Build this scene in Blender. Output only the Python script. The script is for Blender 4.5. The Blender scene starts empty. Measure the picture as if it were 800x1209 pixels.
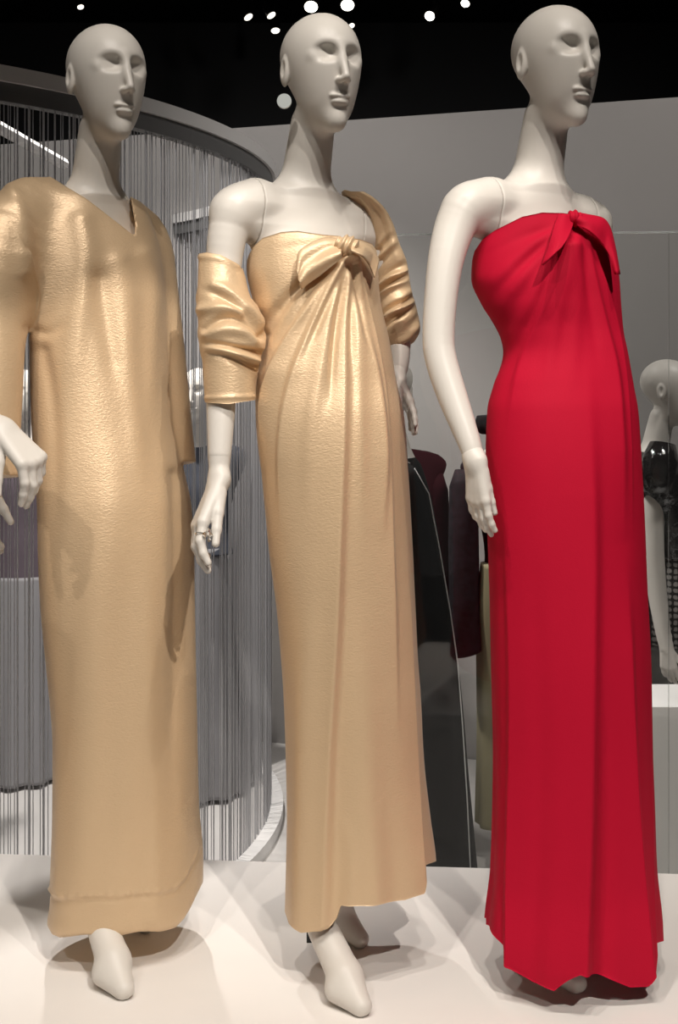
import bpy, math, random
import numpy as np
random.seed(7); np.random.seed(7)
S = bpy.context.scene
COL = S.collection
# ------------------------------------------------------------------ camera
F, HC, HY, CX = 1450.0, 1.061, 480.0, 400.0      # focal length in pixels, eye height above the plinth, horizon row
cam = bpy.data.cameras.new('camera'); cam_o = bpy.data.objects.new('camera', cam); COL.objects.link(cam_o)
cam.sensor_fit = 'VERTICAL'; cam.sensor_height = 36.0; cam.lens = 36.0 * F / 1209.0
cam.shift_y = (HY - 604.5) / 1209.0
cam_o.location = (0, 0, HC); cam_o.rotation_euler = (math.pi / 2, 0, 0); cam.clip_start = 0.02
S.camera = cam_o
# ------------------------------------------------------------------ world, lamps, exposure
S.view_settings.view_transform = 'Standard'; S.view_settings.look = 'None'
S.view_settings.gamma = 1.0; S.view_settings.use_curve_mapping = False
S.view_settings.exposure = 0.0
w = bpy.data.worlds.new('world'); S.world = w; w.use_nodes = True
w.node_tree.nodes['Background'].inputs[0].default_value = (1.0, 0.95, 0.88, 1)
w.node_tree.nodes['Background'].inputs[1].default_value = 0.085

def spot(name, loc, aim, power, angle, blend=0.12, size=0.03, col=(1.0, 0.88, 0.74)):
    l = bpy.data.lights.new(name, 'SPOT'); l.energy = power; l.spot_size = math.radians(angle); l.spot_blend = blend
    l.shadow_soft_size = size; l.color = col
    o = bpy.data.objects.new(name, l); COL.objects.link(o); o.location = loc
    d = np.array(aim, float) - np.array(loc, float)
    from mathutils import Vector
    o.rotation_euler = Vector(d).to_track_quat('-Z', 'Y').to_euler()
    return o
WARM = (1.0, 0.925, 0.84)
def dirv(el, az):                                              # elevation below the horizon, azimuth from +Y towards +X
    e, a = math.radians(el), math.radians(az); return (math.cos(e) * math.sin(a), math.cos(e) * math.cos(a), -math.sin(e))
def spot_dir(name, loc, el, az, power, angle, **k):
    d = dirv(el, az); return spot(name, loc, [l + q for l, q in zip(loc, d)], power, angle, col=WARM, **k)
spot_dir('track_spot_right', (0.95, -0.55, 3.45), 51.7, -16.5, 345, 39, blend=.02)
spot_dir('track_spot_left', (-1.30, -0.50, 3.45), 52.1, 24, 110, 39, blend=.02)
spot_dir('track_spot_steep_gold', (-0.62, 0.95, 3.75), 65, 8, 104, 44, blend=.5, size=.02)
spot_dir('track_spot_steep_mid', (0.10, 0.95, 3.75), 65, -4, 104, 44, blend=.5, size=.02)
spot_dir('track_spot_steep_red', (0.65, 0.95, 3.75), 65, -6, 104, 44, blend=.5, size=.02)
spot('wall_wash', (1.6, 3.4, 3.4), (0.8, 6.0, 0.8), 120, 110, 0.6, 0.2, (1, 0.95, 0.9))
spot('wall_wash_left', (-1.2, 3.9, 3.4), (-1.0, 6.2, 0.6), 120, 110, 0.6, 0.2, (1, 0.96, 0.92))
spot('curtain_fill_spot', (-0.9, 4.6, 3.7), (-0.9, 4.9, 0.0), 560, 84, 0.5, 0.05, (1, 0.95, 0.9))  # unseen fill lamp, added to brighten the chain curtain and the space behind

# ------------------------------------------------------------------ helpers
def A(*p): return np.array(p, float)
def P(px, py, D): return A((px - CX) / F * D, D, HC - (py - HY) / F * D)      # a point of the place from pixel + distance
def proj(v):
    return CX + F * v[:, 0] / v[:, 1], HY - F * (v[:, 2] - HC) / v[:, 1]
def nrm(v): v = np.asarray(v, float); return v / np.linalg.norm(v)

def pchip(x, y):
    x = np.asarray(x, float); y = np.asarray(y, float)
    h = np.diff(x); d = np.diff(y) / h; m = np.zeros_like(y)
    for i in range(1, len(x) - 1):
        if d[i-1] * d[i] > 0:
            w1 = 2*h[i] + h[i-1]; w2 = h[i] + 2*h[i-1]
            m[i] = (w1 + w2) / (w1 / d[i-1] + w2 / d[i])
    m[0] = d[0]; m[-1] = d[-1]
    def f(q):
        q = np.clip(np.asarray(q, float), x[0], x[-1]); i = np.clip(np.searchsorted(x, q) - 1, 0, len(h) - 1)
        t = (q - x[i]) / h[i]; t2 = t*t; t3 = t2*t
        return (2*t3-3*t2+1)*y[i] + (t3-2*t2+t)*h[i]*m[i] + (-2*t3+3*t2)*y[i+1] + (t3-t2)*h[i]*m[i+1]
    return f

def mesh(name, V, Fc, smooth=True):
    V = np.asarray(V, np.float32); me = bpy.data.meshes.new(name)
    if isinstance(Fc, np.ndarray):
        n, k = Fc.shape
        me.vertices.add(len(V)); me.vertices.foreach_set('co', V.ravel())
        me.loops.add(n * k); me.loops.foreach_set('vertex_index', Fc.astype(np.int32).ravel())
        me.polygons.add(n); me.polygons.foreach_set('loop_start', np.arange(0, n*k, k, dtype=np.int32))
        me.polygons.foreach_set('loop_total', np.full(n, k, np.int32)); me.update(calc_edges=True)
    else:
        me.from_pydata([tuple(map(float, v)) for v in V], [], Fc)
    me.validate()
    if smooth: me.polygons.foreach_set('use_smooth', [True] * len(me.polygons))
    return me

def obj(name, me, mat, parent=None, base=None):
    o = bpy.data.objects.new(name, me); COL.objects.link(o)
    if mat is not None and len(me.materials) == 0: me.materials.append(mat)
    if parent is not None: o.parent = parent
    return o
def part(name, V, Fc, mat, parent, base=(0, 0, 0), smooth=True, label=None):
    o = obj(name, mesh(name, np.asarray(V, float) - np.asarray(base, float), Fc, smooth), mat, parent)
    if label: o['label'] = label
    return o
def tag(o, label, cat, group=None, kind=None):
    o['label'] = label; o['category'] = cat
    if group: o['group'] = group
    if kind: o['kind'] = kind
    return o
def thing(name, label, cat, loc=(0, 0, 0), group=None, rz=0.0):
    o = bpy.data.objects.new(name, None); COL.objects.link(o); o.location = loc; o.rotation_euler = (0, 0, rz)
    o.empty_display_size = 0.1
    return tag(o, label, cat, group)
def struct(name, V, Fc, mat, label=None, smooth=False):
    o = obj(name, mesh(name, V, Fc, smooth), mat); o['kind'] = 'structure'
    if label: o['label'] = label
    return o

def box(lo, hi, M=None):
    x0, y0, z0 = lo; x1, y1, z1 = hi
    V = [(x0,y0,z0),(x1,y0,z0),(x1,y1,z0),(x0,y1,z0),(x0,y0,z1),(x1,y0,z1),(x1,y1,z1),(x0,y1,z1)]
    Fc = [(0,3,2,1),(4,5,6,7),(0,1,5,4),(1,2,6,5),(2,3,7,6),(3,0,4,7)]
    return V, Fc
class MB:
    def __init__(s): s.V = []; s.F = []
    def add(s, V, Fc):
        n = len(s.V); s.V += [tuple(map(float, v)) for v in V]; s.F += [tuple(i + n for i in f) for f in Fc]; return s
    def box(s, lo, hi): return s.add(*box(lo, hi))
    def tube(s, pts, rad, n=10, cap=True):
        pts = [np.asarray(p, float) for p in pts]; rad = rad if hasattr(rad, '__len__') else [rad] * len(pts)
        V = []; Fc = []; up = A(0, 0, 1); prev = None
        for i, p in enumerate(pts):
            t = nrm(pts[min(i+1, len(pts)-1)] - pts[max(i-1, 0)])
            a = prev if prev is not None else (A(1, 0, 0) if abs(t[2]) > .9 else up)
            a = nrm(a - t * a.dot(t)); b = np.cross(t, a); prev = a
            for k in range(n):
                q = 2 * math.pi * k / n; V.append(p + rad[i] * (math.cos(q) * a + math.sin(q) * b))
        for i in range(len(pts) - 1):
            for k in range(n): Fc.append((i*n+k, i*n+(k+1) % n, (i+1)*n+(k+1) % n, (i+1)*n+k))
        if cap: Fc.append(tuple(range(n))[::-1]); Fc.append(tuple((len(pts)-1)*n + k for k in range(n)))
        return s.add(V, Fc)

# ---------------------------------------------------------------- implicit shapes
def smin(a, b, k):
    h = np.clip(0.5 + 0.5 * (b - a) / k, 0, 1); return b + (a - b) * h - k * h * (1 - h)
def smax(a, b, k): return -smin(-a, -b, k)
def cone(p, a, b, ra, rb):
    a = np.asarray(a, float); ba = np.asarray(b, float) - a
    h = np.clip(((p - a) @ ba) / ba.dot(ba), 0, 1)
    return np.linalg.norm(p - a - h[:, None] * ba, axis=1) - (ra + (rb - ra) * h)
def ell(p, c, r):
    q = p - np.asarray(c, float); r = np.asarray(r, float)
    k0 = np.linalg.norm(q / r, axis=1); k1 = np.linalg.norm(q / (r * r), axis=1)
    return k0 * (k0 - 1) / np.maximum(k1, 1e-6)
def limb(p, pts, k=0.02):
    d = None
    if k == 0:                                                    # smooth limb: dense chain along a curve through the joints
        c = np.array([a for a, _ in pts]); r = np.array([b for _, b in pts]); t = np.r_[0, np.cumsum(np.linalg.norm(np.diff(c, axis=0), axis=1))]
        for _ in range(2):
            nt = np.concatenate([t[:1], np.stack([.75*t[:-1] + .25*t[1:], .25*t[:-1] + .75*t[1:]], 1).reshape(-1), t[-1:]])
            r = np.concatenate([r[:1], np.stack([.75*r[:-1] + .25*r[1:], .25*r[:-1] + .75*r[1:]], 1).reshape(-1), r[-1:]])
            c = np.concatenate([c[:1], np.stack([.75*c[:-1] + .25*c[1:], .25*c[:-1] + .75*c[1:]], 1).reshape(-1, 3), c[-1:]]); t = nt
        for i in range(len(c) - 1):
            if np.linalg.norm(c[i+1] - c[i]) < 1e-6: continue
            q = cone(p, c[i], c[i+1], r[i], r[i+1]); d = q if d is None else np.minimum(d, q)
        return d
    for (a, ra), (b, rb) in zip(pts[:-1], pts[1:]):
        c = cone(p, a, b, ra, rb); d = c if d is None else smin(d, c, k)
    return d

def surf(f, lo, hi, h, B=8, slack=1.5):
    """mesh the zero set of f inside a box (surface nets on a sparse grid)"""
    lo = np.asarray(lo, float); hi = np.asarray(hi, float)
    nb = np.ceil((hi - lo) / (h * B)).astype(int); n = nb * B
    cx = [lo[i] + (np.arange(nb[i]) + .5) * h * B - h * .5 for i in range(3)]
    G = np.stack(np.meshgrid(*cx, indexing='ij'), -1).reshape(-1, 3)
    dc = f(G).reshape(nb)
    D = np.repeat(np.repeat(np.repeat(dc.astype(np.float32), B, 0), B, 1), B, 2)
    act = np.argwhere(np.abs(dc) < B * h * 0.87 * slack)
    o = np.stack(np.meshgrid(*[np.arange(B)] * 3, indexing='ij'), -1).reshape(-1, 3)
    for s in range(0, len(act), 1500):
        I = (act[s:s+1500, None, :] * B + o[None]).reshape(-1, 3)
        D[I[:, 0], I[:, 1], I[:, 2]] = f(lo + I * h)
    sg = D < 0
    cnt = np.zeros(tuple(n - 1), np.int8)
    for dx in (0, 1):
        for dy in (0, 1):
            for dz in (0, 1):
                cnt += sg[dx:n[0]-1+dx, dy:n[1]-1+dy, dz:n[2]-1+dz]
    cells = np.argwhere((cnt > 0) & (cnt < 8))
    idx = np.full(tuple(n - 1), -1, np.int64); idx[tuple(cells.T)] = np.arange(len(cells))
    acc = np.zeros((len(cells), 3)); num = np.zeros(len(cells))
    cor = [(a, b, c) for a in (0, 1) for b in (0, 1) for c in (0, 1)]
    for c0 in cor:
        for ax in range(3):
            if c0[ax]: continue
            c1 = list(c0); c1[ax] = 1
            i0 = cells + c0; i1 = cells + c1
            v0 = D[tuple(i0.T)]; v1 = D[tuple(i1.T)]
            m = (v0 < 0) != (v1 < 0); t = np.where(m, v0 / np.where(m, v0 - v1, 1), 0)
            pt = np.tile(np.array(c0, float), (len(cells), 1)); pt[:, ax] += t
            acc += np.where(m[:, None], pt, 0); num += m
    V = lo + (cells + acc / num[:, None]) * h
    for _ in range(2):                                            # pull the vertices onto the surface
        e = h * .5; d = f(V)
        g = np.stack([f(V + e * np.eye(3)[i]) - d for i in range(3)], 1) / e
        gl = np.maximum((g * g).sum(1), .25)
        V = V - np.clip(d / gl, -h * .6, h * .6)[:, None] * g * .8
    Q = []
    for ax in range(3):
        a, b = [(1, 2), (2, 0), (0, 1)][ax]
        s0 = [slice(1, n[i]-1) for i in range(3)]; s1 = list(s0); s0[ax] = slice(0, n[ax]-1); s1[ax] = slice(1, n[ax])
        x0 = sg[tuple(s0)]; x1 = sg[tuple(s1)]
        E = np.argwhere(x0 != x1)
        if not len(E): continue
        off = np.ones(3, int); off[ax] = 0
        flip = x1[tuple(E.T)]
        E = E + off
        def cid(da, db):
            q = E.copy(); q[:, a] -= da; q[:, b] -= db
            q = np.clip(q, 0, n - 2); return idx[tuple(q.T)]
        q = np.stack([cid(1, 1), cid(0, 1), cid(0, 0), cid(1, 0)], 1)
        q[flip] = q[flip][:, ::-1]
        Q.append(q)
    Q = np.concatenate(Q); Q = Q[(Q >= 0).all(1)]
    return V, Q

def vnormals(V, Q):
    n = np.cross(V[Q[:, 2]] - V[Q[:, 0]], V[Q[:, 3]] - V[Q[:, 1]])
    N = np.zeros_like(V)
    for i in range(4): np.add.at(N, Q[:, i], n)
    return N / np.maximum(np.linalg.norm(N, axis=1), 1e-9)[:, None]

# ---------------------------------------------------------------- folds
def fold_field(px, py, folds):
    """height of a set of folds traced as polylines: (points, amplitude m, width px, kind, taper)"""
    H = np.zeros_like(px)
    for fd in folds:
        pts, amp, wd, kind = fd[:4]; tp = fd[4] if len(fd) > 4 else (1, 1)
        pts = np.array(pts, float)
        for _ in range(3 if len(pts) > 2 else 0):                   # round the corners of the traced line
            pts = np.concatenate([pts[:1], np.stack([.75*pts[:-1] + .25*pts[1:], .25*pts[:-1] + .75*pts[1:]], 1).reshape(-1, 2), pts[-1:]])
        seg = np.diff(pts, axis=0); L = np.linalg.norm(seg, axis=1); cum = np.r_[0, np.cumsum(L)]
        best = np.full_like(px, 1e9); sd = np.zeros_like(px); ss = np.zeros_like(px)
        for i in range(len(seg)):
            dx = px - pts[i, 0]; dy = py - pts[i, 1]
            t = np.clip((dx * seg[i, 0] + dy * seg[i, 1]) / L[i]**2, 0, 1)
            ex = dx - t * seg[i, 0]; ey = dy - t * seg[i, 1]; d = np.hypot(ex, ey)
            s = (seg[i, 0] * dy - seg[i, 1] * dx)                   # >0: left of the image when running down
            m = d < best; best[m] = d[m]; sd[m] = np.where(s[m] >= 0, d[m], -d[m]); ss[m] = (cum[i] + t[m] * L[i]) / cum[-1]
        a = amp * (tp[0] + (tp[1] - tp[0]) * ss) * (np.clip((1 - ss) / .3, 0, 1) if tp[1] < 1 else 1) * (np.clip(ss / .25, 0, 1) if tp[0] < .5 else 1)
        if kind == 'r': prof = np.exp(-(best / wd)**2)
        elif kind == 'l': prof = np.where(sd > 0, np.exp(-np.abs(sd) / wd), np.exp(-(sd / (wd * .30))**2))   # proud on the left, drops at the line
        else: prof = np.where(sd < 0, np.exp(-np.abs(sd) / wd), np.exp(-(sd / (wd * .30))**2))
        H += a * prof
    return H

def loft(rows, yaw, asp, Dc, ztop, zhem, nphi=320, nt=300, folds=(), extra=None, power=2.0, back_top=None, back_hem=None, fy=None):
    """a garment tube: rows (py, left px, right px) seen at distance Dc(py); turned cross-section"""
    r = np.array(rows, float); Lf = pchip(r[:, 0], r[:, 1]); Rf = pchip(r[:, 0], r[:, 2])
    c, s = math.cos(yaw), math.sin(yaw)
    ys = np.linspace(r[0, 0] - 25, r[-1, 0] + 40, 200)
    cX = []; AA = []; ZZ = []; DD = []
    q = np.linspace(0, 2 * math.pi, 240, endpoint=False)
    for y in ys:
        D = Dc(y); L, R = float(Lf(y)), float(Rf(y)); k = asp(y)
        x = ((L + R) / 2 - CX) / F * D; W = (R - L) / 2 / F * D
        for _ in range(4):
            a = W / math.sqrt(c*c + k*k*s*s)
            X = x + a * np.cos(q) * c + a * k * np.sin(q) * s; Y = D + a * np.cos(q) * s - a * k * np.sin(q) * c
            p = CX + F * X / Y; l, rr = p.min(), p.max()
            x += ((L + R) / 2 - (l + rr) / 2) / F * D; W *= (R - L) / (rr - l)
        cX.append(x); AA.append(a); DD.append(D); ZZ.append(HC - (y - HY) / F * D)
    ZZ = np.array(ZZ); o = np.argsort(ZZ); ZZ = ZZ[o]; cX = np.array(cX)[o]; AA = np.array(AA)[o]; DD = np.array(DD)[o]
    KK = np.array([asp(y) for y in ys])[o]
    def ring(phi, z):
        x = np.interp(z, ZZ, cX); a = np.interp(z, ZZ, AA); D = np.interp(z, ZZ, DD); k = np.interp(z, ZZ, KK)
        cp = np.sign(np.cos(phi)) * np.abs(np.cos(phi))**(2/power); sp = np.sign(np.sin(phi)) * np.abs(np.sin(phi))**(2/power)
        return np.stack([x + a*cp*c + a*k*sp*s, D + a*cp*s - a*k*sp*c, z], -1)
    phi = np.linspace(0, 2 * math.pi, nphi, endpoint=False)
    def edge(tab, tab_back, z0):
        z = np.full(nphi, z0); t = np.array(tab, float)
        tb = np.array(tab_back if tab_back is not None else [tab[0], tab[-1]], float)
        for _ in range(8):
            v = ring(phi, z); p, _y = proj(v)
            cen = np.interp(z, ZZ, DD)
            front = np.sin(phi - 0) * c - np.cos(phi) * s > -0.02         # facing the viewer
            py = np.where(front, np.interp(p, t[:, 0], t[:, 1]), np.interp(p, tb[:, 0], tb[:, 1]))
            zn = HC - (py - HY) / F * v[:, 1]; z = z * .4 + zn * .6
        k = 2
        return z
    zt = edge(ztop, back_top, HC - (r[0, 0] - HY) / F * Dc(r[0, 0])); zh = edge(zhem, back_hem, HC - (r[-1, 0] - HY) / F * Dc(r[-1, 0]))
    t = np.linspace(0, 1, nt)
    Z = zt[None] + (zh - zt)[None] * t[:, None]
    V = ring(np.broadcast_to(phi, Z.shape), Z).reshape(-1, 3)
    i = np.arange(nt - 1)[:, None]; j = np.arange(nphi)[None]
    Q = np.stack([i*nphi + j, (i+1)*nphi + j, (i+1)*nphi + (j+1) % nphi, i*nphi + (j+1) % nphi], -1).reshape(-1, 4)
    N = vnormals(V, Q)
    ctr = np.stack([np.interp(V[:, 2], ZZ, cX), np.interp(V[:, 2], ZZ, DD), V[:, 2]], 1)
    if ((V - ctr) * N).sum() < 0: Q = Q[:, ::-1]; N = -N
    px, py = proj(V)
    fr = np.clip((-N[:, 1] * 1.0 + 0.15) / 0.3, 0, 1)
    H = fold_field(px, py, folds) * fr
    if extra is not None: H = H + extra(V, px, py, np.tile(phi, nt), np.repeat(t, nphi), fr)
    V = V + N * H[:, None]
    return V, Q
def rim(V, Q, nphi, inward, rows=3, drop=0.004):
    """turn the two open edges of a tube inwards so that the cloth has an edge"""
    nt = len(V) // nphi; out_V = [V]; out_Q = [Q]; base = len(V)
    flip = True
    for which in (0, nt - 1):
        ringv = V[which*nphi:(which+1)*nphi]; cen = ringv.mean(0)
        d = cen - ringv; d[:, 2] = 0; d = d / np.maximum(np.linalg.norm(d, axis=1), 1e-6)[:, None]
        sgn = -1 if which == 0 else 1
        r1 = ringv + d * inward * .5 + A(0, 0, -sgn * -drop * .3); r2 = ringv + d * inward + A(0, 0, sgn * drop * 3)
        out_V += [r1, r2]; j = np.arange(nphi); a0 = which * nphi + j; a1 = which * nphi + (j+1) % nphi
        b0 = base + j; b1 = base + (j+1) % nphi; c0 = base + nphi + j; c1 = base + nphi + (j+1) % nphi
        q = np.concatenate([np.stack([a0, a1, b1, b0], 1), np.stack([b0, b1, c1, c0], 1)])
        out_Q.append(q if which == 0 else q[:, ::-1]); base += 2 * nphi
    return np.concatenate(out_V), np.concatenate(out_Q)

def depth_at(V, px, py):
    p, y = proj(V); d = np.hypot(p - px, y - py); m = d < 6
    if not m.any(): m = d < d.min() + 3
    return V[m, 1].min()

def patch(eA, eB, surfV, lift, mat, parent, base, name, pleats=2.0, amp=0.004, bulge=0.008, thick=0.004, n=28, m=22):
    """a ribbon of cloth between two traced edges, standing off the garment by lift (start, end) metres"""
    eA = np.array(eA, float); eB = np.array(eB, float); k = len(eA)
    u = np.linspace(0, 1, n); ku = np.linspace(0, 1, k)
    ax, ay = pchip(ku, eA[:, 0])(u), pchip(ku, eA[:, 1])(u); bx, by = pchip(ku, eB[:, 0])(u), pchip(ku, eB[:, 1])(u)
    V = []
    da = np.array([depth_at(surfV, x, y) for x, y in zip(ax, ay)]); db = np.array([depth_at(surfV, x, y) for x, y in zip(bx, by)])
    ker = np.ones(9) / 9
    da = np.convolve(np.pad(da, 4, 'edge'), ker, 'valid'); db = np.convolve(np.pad(db, 4, 'edge'), ker, 'valid')
    for i in range(n):
        lf = lift[0] + (lift[1] - lift[0]) * u[i]
        for j in range(m):
            v = j / (m - 1)
            D = da[i] * (1 - v) + db[i] * v - lf - bulge * math.sin(math.pi * v) - amp * math.sin(2 * math.pi * pleats * v + 0.5) * (1 - .5 * u[i])
            V.append(P(ax[i] * (1 - v) + bx[i] * v, ay[i] * (1 - v) + by[i] * v, D))
    V = np.array(V); i = np.arange(n - 1)[:, None]; j = np.arange(m - 1)[None]
    Q = np.stack([i*m + j, i*m + j + 1, (i+1)*m + j + 1, (i+1)*m + j], -1).reshape(-1, 4)
    o = part(name, V, Q, mat, parent, base)
    md = o.modifiers.new('thickness', 'SOLIDIFY'); md.thickness = thick; md.offset = 0
    return o

# ---------------------------------------------------------------- materials
def mat(name, col, rough=.5, metal=0, spec=.5, emit=None, est=0, sheen=0, bump=None, noise=None, trans=0, coat=0):
    m = bpy.data.materials.new(name); m.use_nodes = True; nt = m.node_tree; b = nt.nodes['Principled BSDF']
    b.inputs['Base Color'].default_value = (*col, 1); b.inputs['Roughness'].default_value = rough; b.inputs['Metallic'].default_value = metal
    b.inputs['Specular IOR Level'].default_value = spec; b.inputs['Sheen Weight'].default_value = sheen; b.inputs['Coat Weight'].default_value = coat
    if emit: b.inputs['Emission Color'].default_value = (*emit, 1); b.inputs['Emission Strength'].default_value = est
    tc = nt.nodes.new('ShaderNodeTexCoord')
    if noise:                                                    # (scale, amount): slight mottling of the colour
        n = nt.nodes.new('ShaderNodeTexNoise'); n.inputs['Scale'].default_value = noise[0]; n.inputs['Detail'].default_value = 4
        mx = nt.nodes.new('ShaderNodeMixRGB'); mx.blend_type = 'MULTIPLY'; mx.inputs['Color1'].default_value = (*col, 1)
        rp = nt.nodes.new('ShaderNodeMapRange'); rp.inputs[1].default_value = .3; rp.inputs[2].default_value = .7
        rp.inputs[3].default_value = 1 - noise[1]; rp.inputs[4].default_value = 1.0
        nt.links.new(tc.outputs['Object'], n.inputs['Vector']); nt.links.new(n.outputs['Fac'], rp.inputs[0])
        nt.links.new(rp.outputs[0], mx.inputs['Color2']); mx.inputs['Fac'].default_value = 1
        nt.links.new(mx.outputs[0], b.inputs['Base Color'])
    if bump:                                                     # (scale xyz, strength, distance)
        mp = nt.nodes.new('ShaderNodeMapping'); mp.inputs['Scale'].default_value = bump[0]
        if len(bump) > 3: mp.inputs['Rotation'].default_value = bump[3]
        n = nt.nodes.new('ShaderNodeTexNoise'); n.inputs['Scale'].default_value = 1; n.inputs['Detail'].default_value = 3; n.inputs['Distortion'].default_value = .6
        bp = nt.nodes.new('ShaderNodeBump'); bp.inputs['Strength'].default_value = bump[1]; bp.inputs['Distance'].default_value = bump[2]
        nt.links.new(tc.outputs['Object'], mp.inputs[0]); nt.links.new(mp.outputs[0], n.inputs['Vector'])
        nt.links.new(n.outputs['Fac'], bp.inputs['Height']); nt.links.new(bp.outputs[0], b.inputs['Normal'])
    return m
M = dict(
    skin=mat('mannequin_white', (.68, .645, .595), .42, spec=.4),
    gold=mat('gold_hammered_satin', (.67, .485, .30), .40, metal=.22, spec=.5, sheen=.06, bump=((150, 150, 340), .5, .0016, (.5, .35, 0))),
    red=mat('red_crepe', (.46, .003, .026), .75, spec=.15, bump=((420, 420, 420), .25, .001)),
    plinth=mat('plinth_white', (.86, .825, .79), .55, noise=(3, .06)),
    floor=mat('gallery_floor', (.62, .60, .58), .5, noise=(2, .1)),
    wall=mat('partition_grey', (.33, .315, .305), .8, noise=(1.2, .06)),
    dark=mat('black_paint', (.012, .012, .014), .7),
    darkwall=mat('charcoal_paint', (.02, .02, .022), .75),
    rail=mat('curved_rail_grey', (.58, .57, .56), .5),
    chain=mat('chain_steel', (.50, .50, .52), .4, metal=.2),
    white=mat('white_lacquer', (.8, .79, .78), .4),
    black_cloth=mat('black_cloth', (.006, .006, .007), .8, spec=.2),
    shiny_black=mat('black_patent', (.012, .010, .010), .12, spec=.6, coat=.5, bump=((30, 30, 30), .6, .01)),
    maroon=mat('maroon_cloth', (.07, .008, .016), .8, spec=.2),
    purple=mat('purple_pattern', (.020, .012, .018), .8, spec=.25, noise=(45, .8)),
    olive=mat('olive_cloth', (.24, .21, .12), .75),
    greycloth=mat('pale_grey_cloth', (.24, .235, .245), .8),
    mauve=mat('mauve_cloth', (.08, .06, .075), .8),
    navy=mat('navy_cloth', (.03, .035, .05), .8),
    piping=mat('white_piping', (.6, .6, .6), .6),
    metal=mat('black_metal', (.015, .015, .015), .3, metal=.6),
    metal_grey=mat('track_grey', (.10, .10, .10), .5),
    silver=mat('jewel_silver', (.75, .74, .72), .15, metal=1),
    earring=mat('frosted_disc', (.62, .68, .68), .35),
    lamp=mat('lamp_glass', (1, 1, 1), .3, emit=(1, .93, .8), est=9),
    lampdim=mat('lamp_glass_dim', (1, 1, 1), .3, emit=(1, .93, .8), est=2.0),
)
def glass_mat():
    m = bpy.data.materials.new('case_glass'); m.use_nodes = True; nt = m.node_tree; nt.nodes.clear()
    o = nt.nodes.new('ShaderNodeOutputMaterial'); t = nt.nodes.new('ShaderNodeBsdfTransparent'); g = nt.nodes.new('ShaderNodeBsdfGlossy')
    t.inputs[0].default_value = (.985, .99, .985, 1); g.inputs['Roughness'].default_value = .03
    x = nt.nodes.new('ShaderNodeMixShader'); fr = nt.nodes.new('ShaderNodeFresnel'); fr.inputs[0].default_value = 1.45
    nt.links.new(fr.outputs[0], x.inputs[0]); nt.links.new(t.outputs[0], x.inputs[1]); nt.links.new(g.outputs[0], x.inputs[2]); nt.links.new(x.outputs[0], o.inputs[0])
    return m
M['glass'] = glass_mat()
M['glass_edge'] = mat('glass_edge', (.95, .97, .95), .6); M['glass_edge'].node_tree.nodes['Principled BSDF'].inputs['Transmission Weight'].default_value = .85
def plaid_mat():
    m = mat('tweed_plaid', (.5, .48, .45), .85); nt = m.node_tree; b = nt.nodes['Principled BSDF']
    tc = nt.nodes.new('ShaderNodeTexCoord'); w1 = nt.nodes.new('ShaderNodeTexWave'); w2 = nt.nodes.new('ShaderNodeTexWave')
    w1.bands_direction = 'Z'; w2.bands_direction = 'X'
    for q, sc in ((w1, 14), (w2, 16)): q.inputs['Scale'].default_value = sc; q.inputs['Distortion'].default_value = 1.5; q.inputs['Detail Scale'].default_value = 4
    for q in (w1, w2): nt.links.new(tc.outputs['Object'], q.inputs['Vector'])
    mu = nt.nodes.new('ShaderNodeMath'); mu.operation = 'MULTIPLY'; nt.links.new(w1.outputs['Fac'], mu.inputs[0]); nt.links.new(w2.outputs['Fac'], mu.inputs[1])
    cr = nt.nodes.new('ShaderNodeValToRGB'); cr.color_ramp.elements[0].position = .05; cr.color_ramp.elements[0].color = (.015, .013, .012, 1)
    cr.color_ramp.elements[1].position = .4; cr.color_ramp.elements[1].color = (.34, .32, .30, 1)
    nt.links.new(mu.outputs[0], cr.inputs[0]); nt.links.new(cr.outputs[0], b.inputs['Base Color']); return m
M['plaid'] = plaid_mat()

# ================================================================== THE SETTING
FLOOR = -0.6
V, Fc = box((-7, -5, FLOOR - .1), (7, 9.5, FLOOR)); struct('floor', V, Fc, M['floor'])
V, Fc = box((-7, -5, 4.0), (7, 9.5, 4.1)); struct('ceiling', V, Fc, M['dark'])
V, Fc = box((-7, 9.4, FLOOR), (7, 9.5, 4.0)); struct('wall_back', V, Fc, M['darkwall'])
V, Fc = box((-7, -5, FLOOR), (-6.9, 9.4, 4.0)); struct('wall_left', V, Fc, M['darkwall'])
V, Fc = box((6.9, -5, FLOOR), (7, 9.4, 4.0)); struct('wall_right', V, Fc, M['darkwall'])
# grey partition behind the exhibits, a little nearer on the right
def part_line(x): return 5.97 - 0.30 * x
x0, x1 = -5.5, 4.5
zt = 2.45
V = [(x0, part_line(x0), FLOOR), (x1, part_line(x1), FLOOR), (x1, part_line(x1) + .15, FLOOR), (x0, part_line(x0) + .15, FLOOR)]
V = V + [(x, y, zt) for x, y, _ in V]
struct('wall_partition', V, box((0,0,0),(1,1,1))[1], M['wall'])
# the white plinth
bl, br = A(-3.2, 3.11), A(3.2, 2.60)
V = [(-3.2, 1.55, FLOOR), (3.2, 1.55, FLOOR), (3.2, br[1], FLOOR), (-3.2, bl[1], FLOOR), (-3.2, 1.55, 0), (3.2, 1.55, 0), (3.2, br[1], 0), (-3.2, bl[1], 0)]
pl = obj('display_plinth', mesh('display_plinth', V, box((0,0,0),(1,1,1))[1], False), M['plinth'])
tag(pl, 'long white display plinth under the gold and red gowns', 'plinth')
md = pl.modifiers.new('bevel', 'BEVEL'); md.width = .006; md.segments = 2

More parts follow.
